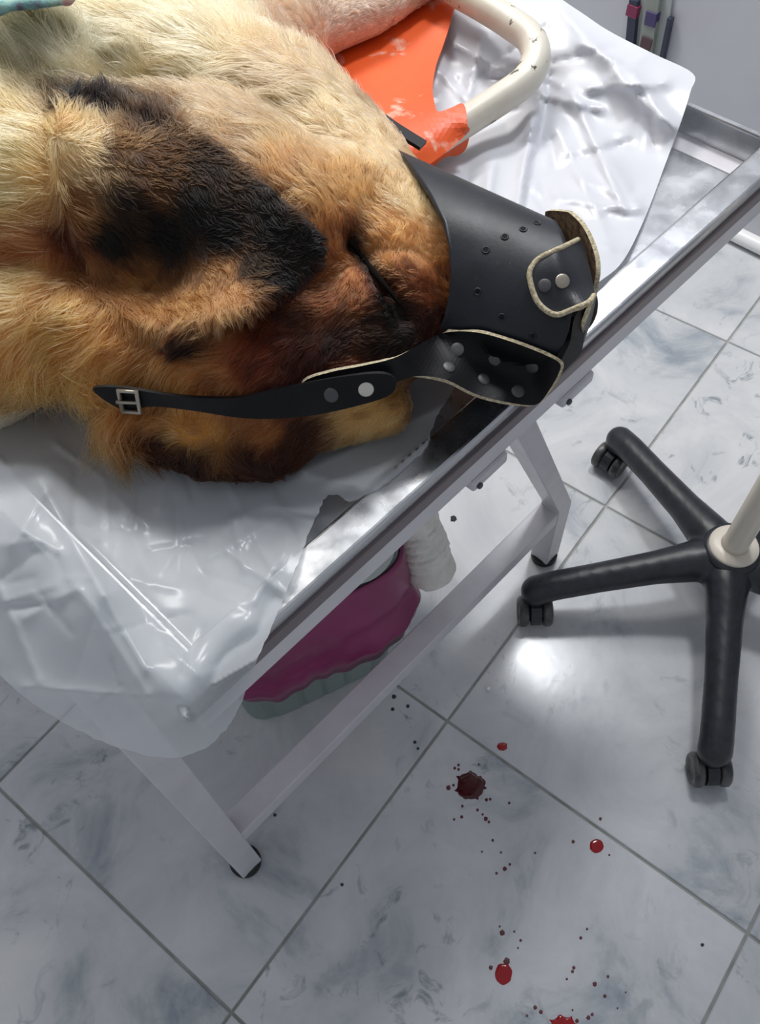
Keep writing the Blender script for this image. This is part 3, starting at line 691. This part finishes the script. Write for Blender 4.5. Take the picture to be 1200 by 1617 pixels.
trio = np.array([q for f in fo for q in ((f[0], f[1], f[2]), (f[0], f[2], f[3]))]); no = vnormals(vo, trio)
if (no[(NT // 2) * W_ + NS // 2] @ e3) < 0: no = -no; fo = [f[::-1] for f in fo]
nn = len(vo); vi = vo - no * .0028
ff = list(fo) + [tuple(i + nn for i in f[::-1]) for f in fo]; mi = [0] * len(fo) + [2] * len(fo)
for j in range(NS):
    for i in (0, NT): a, b = i * W_ + j, i * W_ + j + 1; ff.append((a, b, b + nn, a + nn)); mi.append(1)
for i in range(NT):
    for j in (0, NS): a, b = i * W_ + j, (i + 1) * W_ + j; ff.append((a, b, b + nn, a + nn)); mi.append(0)
sleeve = obj('snout_sleeve', np.r_[vo, vi], ff, [M_LEATHER, M_RAW, M_SUEDE], mz, True, mi)
sb = BVHTree.FromPolygons([tuple(p) for p in vo], fo)
ve = np.array([cone(.1 + 1.3 * j / 30, th) for th in ths for j in range(31)])
sx_ = BVHTree.FromPolygons([tuple(p) for p in ve], [(i * 31 + j, i * 31 + j + 1, (i + 1) * 31 + j + 1, (i + 1) * 31 + j) for i in range(NT) for j in range(30)])
def conform(zf, caster, off):
    def fn(u, v):
        z = zf(u, v)
        for i in range(len(u)):
            h = caster(u[i], v[i])
            if h is not None: z[i] = max(z[i], h[0][2] + off)
        return z
    return fn
def leather_patch(name, poly, zc, thick, step=7, parent=mz, label=None, raw=M_RAW, edge=4, sm=0.0005, over=None, off=.005):
    zf = tps(zc, sm)
    if over: zf = conform(zf, over, off)
    V, F, mi, V2 = patch(poly, zf, step, thick, None, edge)
    o = obj(name, V, F, [M_STRAP if name != 'nose_strap' else M_LEATHER, raw], parent, False, mi)
    bvh = BVHTree.FromPolygons([tuple(p) for p in V], F)
    return o, bvh
def zs(u, v, off=0.0):
    h = surf(sb, u, v); return None if h is None else h[0][2] + off
# riveted side panel
sp_poly = [(478, 604), (520, 588), (570, 578), (620, 566), (655, 548), (690, 529), (722, 523), (765, 527), (820, 544), (862, 561), (884, 574), (882, 590), (868, 615), (852, 636), (835, 640), (795, 634), (750, 622), (705, 600), (660, 594), (620, 606), (570, 628), (520, 640), (478, 636)]
pz = []
for u, v in ((690, 529), (722, 523), (765, 527), (820, 544), (862, 561), (884, 574), (700, 560), (780, 565), (840, 580)):
    q = zs(u, v); 
    if q: pz.append((u, v, q + .0055))
pz += [(852, 636, .842), (795, 634, .846), (750, 622, .850), (705, 600, .862), (868, 610, .856), (620, 566, .888), (620, 606, .868), (570, 578, .880), (570, 628, .855), (478, 604, .868), (478, 636, .850)]
panel, pb = leather_patch('side_panel', sp_poly, pz, .0034, over=lambda u, v: surf(sx_, u, v), off=.0052)
# cheek strap
cs_poly = [(146, 614), (190, 612), (240, 620), (300, 628), (380, 628), (450, 612), (520, 598), (590, 590), (618, 594), (626, 608), (612, 626), (560, 642), (500, 655), (440, 661), (380, 660), (300, 648), (240, 642), (205, 648), (178, 640)]
cz = [(146, 614, .868), (178, 640, .856), (205, 648, .854), (240, 622, .868), (240, 644, .856), (300, 628, .872), (300, 648, .860), (380, 628, .874), (380, 660, .858), (450, 612, .878), (450, 661, .858), (520, 598, .882), (520, 650, .862), (590, 590, .886), (612, 626, .868), (626, 608, .876)]
cz = [(u, v, max(z - (.010 if u < 500 else .0), (on(u, v)[0][2] - .0005) if on(u, v) else 0)) for u, v, z in cz]
strap, cb = leather_patch('cheek_strap', cs_poly, cz, .0030, raw=M_STRAP, over=on, off=.0012)
# nose strap with rounded tail
ns_poly = [(836, 438), (840, 420), (854, 406), (884, 392), (914, 377), (928, 412), (936, 446), (938, 466), (928, 478), (900, 490), (880, 497), (862, 490), (846, 472)]
nz = []
for u, v in ns_poly[:4] + ns_poly[8:] + [(870, 440), (890, 430)]:
    q = surf(sx_, u, v)
    if q: nz.append((u, v, q[0][2] + .0075))
q0 = surf(sx_, 870, 440)[0][2]
nz += [(914, 377, q0 - .004), (938, 462, q0 - .008), (928, 412, q0 - .003)]
nstrap, nb = leather_patch('nose_strap', ns_poly, nz, .0040, step=5)
rim_ = [nb.find_nearest(Vector(at(u, v, surf(nb, cu, cv)[0][2] if surf(nb, cu, cv) else q0)))[0] for (u, v), (cu, cv) in ((p_, (p_[0] * .94 + 884 * .06, p_[1] * .94 + 440 * .06)) for p_ in [tuple(x) for x in spline(ns_poly[7:] + ns_poly[:5], 5)])]
m = MB(); m.tube(rim_, .0019, 8); m.build('raw_rim', M_RAW, nstrap, smooth=True)
# front loop of leather passing around the nose
lp_c = spline([at(866, 338, .880), at(893, 353, .887), at(920, 378, .892), at(938, 415, .890), at(944, 450, .884), at(937, 486, .872), at(918, 540, .858)], 8)
lv = []; wv_ = .014
for i, p in enumerate(lp_c):
    d = lp_c[min(i + 1, len(lp_c) - 1)] - lp_c[max(i - 1, 0)]; d /= np.linalg.norm(d); out = np.cross(d, e3); out /= np.linalg.norm(out)
    if out @ e1 < 0 and abs(out @ e1) > .2: out = -out
    wq = wv_ * (.25 + .75 * min(1, i / 10))
    for a, b in ((-1, 0), (1, 0), (1, 1), (-1, 1)): lv.append(p + e3 * (a * wq) - out * (b * .0032))
lf = []; lm = []
for i in range(len(lp_c) - 1):
    for k, mm in ((0, 0), (1, 1), (2, 2), (3, 1)): lf.append((i * 4 + k, i * 4 + (k + 1) % 4, (i + 1) * 4 + (k + 1) % 4, (i + 1) * 4 + k)); lm.append(mm)
k = (len(lp_c) - 1) * 4; lf += [(0, 3, 2, 1), (k, k + 1, k + 2, k + 3)]; lm += [1, 1]
obj('nose_loop', lv, lf, [M_LEATHER, M_RAW, M_SUEDE], mz, False, lm)
# dark gathered gusset under the nose
gp = [(884, 574), (900, 540), (908, 500), (935, 470), (932, 500), (925, 520), (918, 556), (905, 572), (884, 592)]
leather_patch('front_gusset', gp, [(884, 574, .868), (900, 540, .880), (908, 500, .885), (935, 470, .874), (925, 520, .864), (918, 556, .858), (905, 572, .856), (884, 592, .858)], .004, raw=M_STRAP)
# forehead strap running back along the bridge
br = spline([at(515, 148, .888), at(545, 158, .886), at(580, 172, .880), at(620, 200, .872), at(668, 230, .864)], 6)
m = MB()
for a, b in zip(br[:-1], br[1:]): m.bar(a, b, .011, .0035)
m.build('bridge_strap', M_STRAP, mz)
def stud(name, bvh, u, v, r, material, parent, h=.0009):
    hit = surf(bvh, u, v)
    if hit is None: return
    p, n_ = hit
    if n_ @ (CAM - p) < 0: n_ = -n_
    m = MB(); m.lathe([(r, -.0006), (r, h * .5), (r * .85, h), (r * .3, h * 1.15)], p, 20, n_); return m.build(name, material, parent, smooth=True)
for u, v, r in ((722, 552, .0052), (779, 567, .0058), (840, 580, .0054), (709, 580, .0046), (764, 599, .0046), (818, 618, .0050)): stud('rivet', pb, u, v, r, M_RIVETD, panel)
stud('rivet', cb, 578, 615, .0054, mat('bright_rivet', srgb(210, 206, 196), 0.3, 0.6), strap); stud('rivet', cb, 523, 624, .0052, M_RIVETD, strap)
stud('rivet', nb, 860, 451, .0046, M_RIVETD, nstrap); stud('rivet', nb, 888, 444, .0050, M_RIVET, nstrap)
for u, v in ((848, 352), (826, 362), (797, 374), (767, 395), (754, 461), (792, 501), (841, 531)):
    hit = surf(sb, u, v)
    if hit is None: continue
    p, n_ = hit; n_ = n_ if n_ @ (CAM - p) > 0 else -n_
    m = MB(); m.lathe([(.0023, -.002), (.0030, .0003), (.0024, .0007), (.0016, .0002), (.0016, -.0008)], p, 14, n_); hr = m.build('punch_hole', M_LEATHER, sleeve, smooth=True)
    m = MB(); m.lathe([(.0016, -.0006), (.0016, .00025)], p, 12, n_); m.build('hole_floor', M_HOLE, hr)
# buckle on the cheek strap
hb = surf(cb, 206, 632)
if hb:
    p = hb[0]; bx_ = (at(232, 628, p[2]) - at(180, 624, p[2])); nb_ = hb[1] if hb[1] @ (CAM - p) > 0 else -hb[1]; bx_ -= nb_ * (bx_ @ nb_); bx_ /= np.linalg.norm(bx_); by_ = np.cross(nb_, bx_)
    q = [p + bx_ * sx * .0065 + by_ * sy * .0085 + nb_ * .0022 for sx, sy in ((-1, -1), (1, -1), (1, 1), (-1, 1), (-1, -1))]
    m = MB(); m.tube(q, .0019, 8); bk = m.build('buckle', M_RIVET, mz, smooth=True)
    m = MB(); m.tube([p + bx_ * .0065 + nb_ * .003, p - bx_ * .009 + nb_ * .004], .0013, 8); m.build('buckle_pin', M_RIVET, bk, smooth=True)

# ------------------------------------------------------------------ waste bin under the table
bn = empty('waste_bin'); tag(bn, 'grey-green ribbed waste bin with a magenta liner bag under the table', 'waste bin')
BC = (-0.069, 0.256); BZ = 0.34; bex = np.array((.94, -.34)); bey = np.array((.34, .94))
def boxring(a, k, off=0.0):
    """point at angle a on the bin's rounded-rectangle outline, scaled by k and grown by off"""
    c, s_ = math.cos(a), math.sin(a); r = (abs(c / (.150 * k + off)) ** 5 + abs(s_ / (.108 * k + off)) ** 5) ** (-.2)
    q = bex * (r * c) + bey * (r * s_); return BC[0] + q[0], BC[1] + q[1]
prof = [(.84, 0, 0), (.86, 0, .004), (.97, 0, BZ - .02), (1.0, .002, BZ - .012), (1.0, .002, BZ), (1.0, -.004, BZ), (.96, -.006, BZ - .03), (.85, -.006, .01)]
n = 96; v = []
for k_, of, z in prof:
    for j in range(n):
        rib = -.004 if (j % 6 == 0 and .003 < z < BZ - .019 and of == 0) else 0
        v.append((*boxring(2 * math.pi * j / n, k_, of + rib), z))
k = len(prof); fcs = [(i * n + j, i * n + (j + 1) % n, (i + 1) * n + (j + 1) % n, (i + 1) * n + j) for i in range(k - 1) for j in range(n)] + [tuple(range(n - 1, -1, -1)), tuple((k - 1) * n + j for j in range(n))]
obj('bin_body', v, fcs, M_BIN, bn)
# liner folded over the rim, hanging unevenly with pleats
v = []; n = 192; rows = 16
for i in range(rows + 1):
    s = i / rows
    for j in range(n):
        a = 2 * math.pi * j / n
        drop = 0.182 + .026 * math.cos(a - math.radians(290)) + .010 * math.sin(3 * a + 1) + .004 * math.sin(8 * a)
        if s < .12: of = -.008 + .013 * (s / .12); z = BZ - .03 + .033 * (s / .12)
        else:
            q = (s - .12) / .88; z = BZ + .003 - drop * q; of = .005 + .004 * q + .005 * q * math.sin(9 * a + 2 * math.sin(2 * a)) + .002 * math.sin(23 * a) * q
            of += .010 * max(0, 1 - abs(q - .80) / .14) - .006 * max(0, 1 - abs(q - .62 - .05 * math.sin(2 * a)) / .06)
        of += .012 * s * max(0, math.cos(a - math.radians(325)))
        v.append((*boxring(a, 1.0 - .03 * max(0, (s - .12)), of), z))
fcs = [(i * n + j, i * n + (j + 1) % n, (i + 1) * n + (j + 1) % n, (i + 1) * n + j) for i in range(rows) for j in range(n)]
lb = obj('liner_bag', v, fcs, M_BAG, bn, smooth=True); sm = lb.modifiers.new('solid', 'SOLIDIFY'); sm.thickness = .0012
V, F, mi, _ = patch([(500, 935), (560, 890), (600, 850), (640, 800), (625, 850), (620, 880), (600, 905), (570, 920)], tps([(500, 935, .352), (600, 850, .352), (640, 800, .356), (620, 880, .350), (570, 920, .350)]), 12, .004, None, 3)
obj('bin_lid', V, F, [M_LID, M_LID], bn)
# white crepe roll leaning on the bar
ra, rb_ = at(686, 912, .212), at(632, 770, .372)
d = rb_ - ra; L = np.linalg.norm(d); d /= L
prof = [(.004, -.006), (.024, -.002), (.032, .005), (.0355, .013), (.036, .03)]
s = .036
while s < L:
    r = .0365 + random.uniform(-.0015, .0015); prof += [(r - .0035, s), (r + .0010, s + .005), (r, s + .010)]; s += random.uniform(.012, .017)
prof += [(.035, L), (.030, L + .003)]
m = MB(); m.lathe(prof, ra, 28, d); q = np.array(m.v); q += rng.normal(0, .0006, q.shape); m.v = [tuple(p) for p in q]
o = m.build('crepe_roll', M_PAPER, smooth=True); tag(o, 'white crinkled crepe paper roll leaning on the table\'s lower bar beside the bin', 'paper roll')

# ------------------------------------------------------------------ rolling stand
stand = empty('rolling_stand'); tag(stand, 'black five-armed wheeled stand base with a cream pole at the right', 'stand')
SC = np.array((0.468, -0.172)); SR = 0.311; A0 = math.radians(67)
ch = []
for k in range(5):
    a = A0 + k * math.radians(72); dx, dy = math.cos(a), math.sin(a)
    pts = [(0.0, .118, .036), (.05, .116, .034), (.11, .108, .0275), (.20, .093, .0250), (.27, .080, .0250), (SR - .012, .070, .0255)]
    ch.append([W(SC[0] + dx * r, SC[1] + dy * r, z, q) for r, z, q in pts])
    ch.append([W(SC[0] + dx * (SR - .014), SC[1] + dy * (SR - .014), .070, .0255), W(SC[0] + dx * (SR - .012), SC[1] + dy * (SR - .012), .062, .0245)])
sV, sF = blobs(ch, .012)
sme = remesh(sV, sF, .005, 9, 'star_base'); sme.materials.clear(); sme.materials.append(M_BASE)
sme.polygons.foreach_set('use_smooth', np.ones(len(sme.polygons), bool))
o = bpy.data.objects.new('star_base', sme); col.objects.link(o); o.parent = stand
HZ = .149
m = MB(); m.lathe([(.043, HZ - .012), (.045, HZ - .004), (.043, HZ + .001), (.036, HZ + .003)], (SC[0], SC[1], 0), 40); m.build('hub_ring', M_BASE, stand, smooth=True)
m = MB(); m.lathe([(.037, HZ - .001), (.038, HZ + .004), (.036, HZ + .008), (.022, HZ + .010)], (SC[0], SC[1], 0), 40); m.build('collar', M_CREAM, stand, smooth=True)
m = MB(); m.lathe([(.022, HZ + .006), (.0195, HZ + .020), (.0190, 1.30), (.014, 1.305)], (SC[0], SC[1], 0), 28); m.build('pole', M_CREAM, stand, smooth=True)
sw = [math.radians(x) for x in (90, 134, 134, 310, 20)]
for k in range(5):
    a = A0 + k * math.radians(72); ex, ey = SC[0] + math.cos(a) * (SR - .013), SC[1] + math.sin(a) * (SR - .013)
    ax = Vector((math.cos(sw[k]), math.sin(sw[k]), 0)); fw = Vector((-ax.y, ax.x, 0)); c = Vector((ex, ey, .0262)) + fw * .016
    cs = bpy.data.objects.new('caster', None); col.objects.link(cs); cs.parent = stand
    m = MB(); m.tube([(ex, ey, .045), (ex, ey, .066)], .006, 10); m.build('stem', M_RIVETD, cs)
    # hood between and over the two wheels
    hv = []; nh = 14
    for sx in (-1, 1):
        for j in range(nh + 1):
            t = math.radians(-20 + 220 * j / nh); hv.append(c + ax * (sx * .0085) + fw * (math.cos(t) * .0235) + Vector((0, 0, math.sin(t) * .0235)))
    hf = [(j, j + 1, nh + 2 + j, nh + 1 + j) for j in range(nh)] + [tuple(range(nh, -1, -1)), tuple(range(nh + 1, 2 * nh + 2))] + [(0, nh + 1, 2 * nh + 1, nh)]
    obj('hood', hv, hf, M_BASE, cs)
    for sx in (-1, 1):
        m = MB(); m.lathe([(.004, .0), (.016, .0005), (.018, .003), (.0235, .0035), (.0258, .007), (.0258, .015), (.0225, .0185), (.016, .0175), (.014, .0155), (.004, .0155)], c + ax * (sx * .0088), 28, ax * sx); m.build('wheel', M_WHEEL, cs, smooth=True)

# ------------------------------------------------------------------ blood and specks on the floor
def splat(u, v, rx, ry, spikes, jag, seed, h=.0012):
    r_ = random.Random(seed); n = 40; out = []
    ph = [r_.uniform(0, 6.28) for _ in range(6)]
    for j in range(n):
        a = 2 * math.pi * j / n
        k = 1 + jag * sum(math.sin((i + 3) * a + ph[i]) for i in range(5)) / 3 + (spikes * max(0, math.sin(7 * a + ph[5])) ** 6)
        out.append((u + rx * k * math.cos(a), v + ry * k * math.sin(a)))
    c0 = at(u, v, 0.0003); ring = [at(x, y, 0.0002) for x, y in out]
    V = [c0 + (p - c0) * f + np.array((0, 0, z)) for f, z in ((1.0, 0), (.93, h * .6), (.75, h), (.4, h * 1.05)) for p in ring] + [c0 + np.array((0, 0, h * 1.05))]
    F = [(i * n + j, i * n + (j + 1) % n, (i + 1) * n + (j + 1) % n, (i + 1) * n + j) for i in range(3) for j in range(n)] + [(3 * n + j, 3 * n + (j + 1) % n, 4 * n) for j in range(n)]
    nz_ = np.cross(V[1] - V[0], V[4 * n] - V[0])[2]
    return V, (F if nz_ > 0 else [f[::-1] for f in F])
def blood(u, v, rx, ry, spk, jag, seed, material, label, drops):
    V, F = splat(u, v, rx, ry, spk, jag, seed); o = obj('blood_spot', V, F, material, None, True)
    tag(o, label, 'blood spot', 'blood spots on the floor')
    for i, (x, y, r) in enumerate(drops):
        V, F = splat(x, y, r, r * 1.15, 0, .12, seed * 50 + i, .0005); obj('droplet', V, F, M_BLOODS, o, True)
blood(743, 1241, 22, 21, .28, .10, 3, M_BLOODD, 'large dark ragged pool of blood on the tile', [(708, 1244, 3.5), (716, 1240, 2), (724, 1208, 2), (718, 1213, 2.2), (724, 1215, 2), (768, 1263, 2.5), (774, 1262, 2), (754, 1279, 2.2), (762, 1286, 1.8), (767, 1293, 3.2), (772, 1298, 2), (730, 1273, 2), (729, 1290, 2.4), (717, 1294, 1.8), (804, 1268, 2), (778, 1327, 2), (845, 1347, 1.6), (797, 1372, 3.2), (805, 1365, 2), (784, 1379, 2), (761, 1345, 1.5), (791, 1346, 1.6), (756, 1207, 1.6)])
blood(793, 1179, 8, 6.5, .1, .08, 5, M_BLOOD, 'small glossy red blood drop nearest the tile joint crossing', [])
blood(942, 1336, 11, 11, .03, .03, 8, M_BLOOD, 'round bright red blood drop by itself beside the diagonal grout line', [(905, 1329, 2.6), (948, 1293, 2.4), (962, 1350, 1.6)])
blood(795, 1538, 13.5, 17, .02, .04, 11, M_BLOOD, 'oval red blood drop with a notched top near the bottom of the floor', [(800, 1518, 5), (775, 1528, 3.2), (793, 1473, 4), (789, 1463, 1.6), (812, 1471, 1.6), (822, 1485, 2), (818, 1497, 1.5), (906, 1528, 2.6), (904, 1534, 2.4), (895, 1546, 1.8), (917, 1481, 2.4), (927, 1467, 1.8)])
blood(889, 1618, 19, 13, .35, .08, 14, M_BLOOD, 'spiky red blood splash at the bottom edge of the picture', [(845, 1591, 3), (854, 1598, 3), (832, 1604, 1.8), (911, 1612, 3), (929, 1607, 3.2), (935, 1602, 2.4), (939, 1554, 3.4), (955, 1573, 2.6), (960, 1542, 2.2), (904, 1595, 1.5), (988, 1567, 1.4), (975, 1592, 1.4)])
SPECK = 'tiny dark speck in the cluster under the lower bar by the grout crossing'
for x, y, r, lb_ in ((607, 1094, 2.6, SPECK), (622, 1100, 3.4, SPECK), (644, 1115, 2.8, SPECK), (620, 1120, 2.8, SPECK), (655, 1172, 2.6, SPECK), (660, 1182, 2.2, SPECK), (1109, 1492, 2.8, 'lone dark speck near the lower right tile corner'), (540, 1397, 2.6, 'lone dark speck on the tile right of the near table foot'), (434, 1287, 2.6, 'dark speck just above the near table foot, outside the bar'), (716, 819, 5, 'small dark dirt fleck on the floor right of the crepe roll')):
    V, F = splat(x, y, r, r, 0, .15, int(x), .0008); o = obj('dirt_speck', V, F, M_DIRT, None, True)
    tag(o, lb_, 'dirt', 'dirt specks on the floor')
c = at(771, 1087, .004); m = MB(); m.lathe([(.001, -.0038), (.003, -.002), (.0038, 0), (.003, .002), (.001, .0036)], c, 14); o = m.build('bead', M_TRIM, smooth=True)
tag(o, 'tiny shiny white bead on the floor under the table end', 'bead')
# yellowish dried stain below the far end of the table
V, F = splat(771, 733, 14, 9, .2, .18, 77, .0003); o = obj('floor_stain', V, F, mat('yellow_stain', srgb(196, 186, 150), 0.5), floor, True)

# ------------------------------------------------------------------ packet against the wall
pk = empty('syringe_packet'); tag(pk, 'clear packet of capped sampling tubes hanging on the far wall', 'packet')
WX = 1.283
def wallpt(u, v, off=0.0):
    d = np.array([(u - CX) / FPX, (v - CY) / FPX, 1.0]) @ RW; s = (WX - off - CAM[0]) / d[0]; return CAM + s * d
def wbox(name, u0, v0, u1, v1, hw, th, material, off=0.0):
    a, b = wallpt(u0, v0), wallpt(u1, v1); a[0] = b[0] = WX - off - th / 2
    m = MB(); m.bar(a, b, th, hw * 2, (0, 1, 0)); return m.build(name, material, pk, bevel=.001)
M_PK = mat('packet_film', srgb(168, 174, 172), 0.25); M_PUR = mat('purple_cap', srgb(70, 58, 104), 0.4); M_RED = mat('red_cap', srgb(128, 40, 78), 0.4); M_NAVY = mat('navy_tube', srgb(44, 50, 70), 0.3); M_BRN = mat('brown_cap', srgb(86, 60, 66), 0.4); M_GRN = mat('grey_green_tube', srgb(142, 148, 142), 0.3)
wbox('backing', 1034, -30, 1016, 130, .045, .004, M_PK)
wbox('tube', 1007, -4, 995, 120, .010, .012, M_NAVY, .004); wbox('cap', 1007, 4, 1003, 22, .0125, .015, M_RED, .003)
wbox('tube', 1039, -20, 1020, 110, .016, .012, M_GRN, .004); wbox('cap', 1037, 14, 1033, 36, .0125, .016, M_PUR, .003); wbox('cap', 1030, 54, 1022, 84, .0125, .016, M_BRN, .003)
wbox('tube', 1064, 24, 1046, 110, .005, .012, M_NAVY, .004)
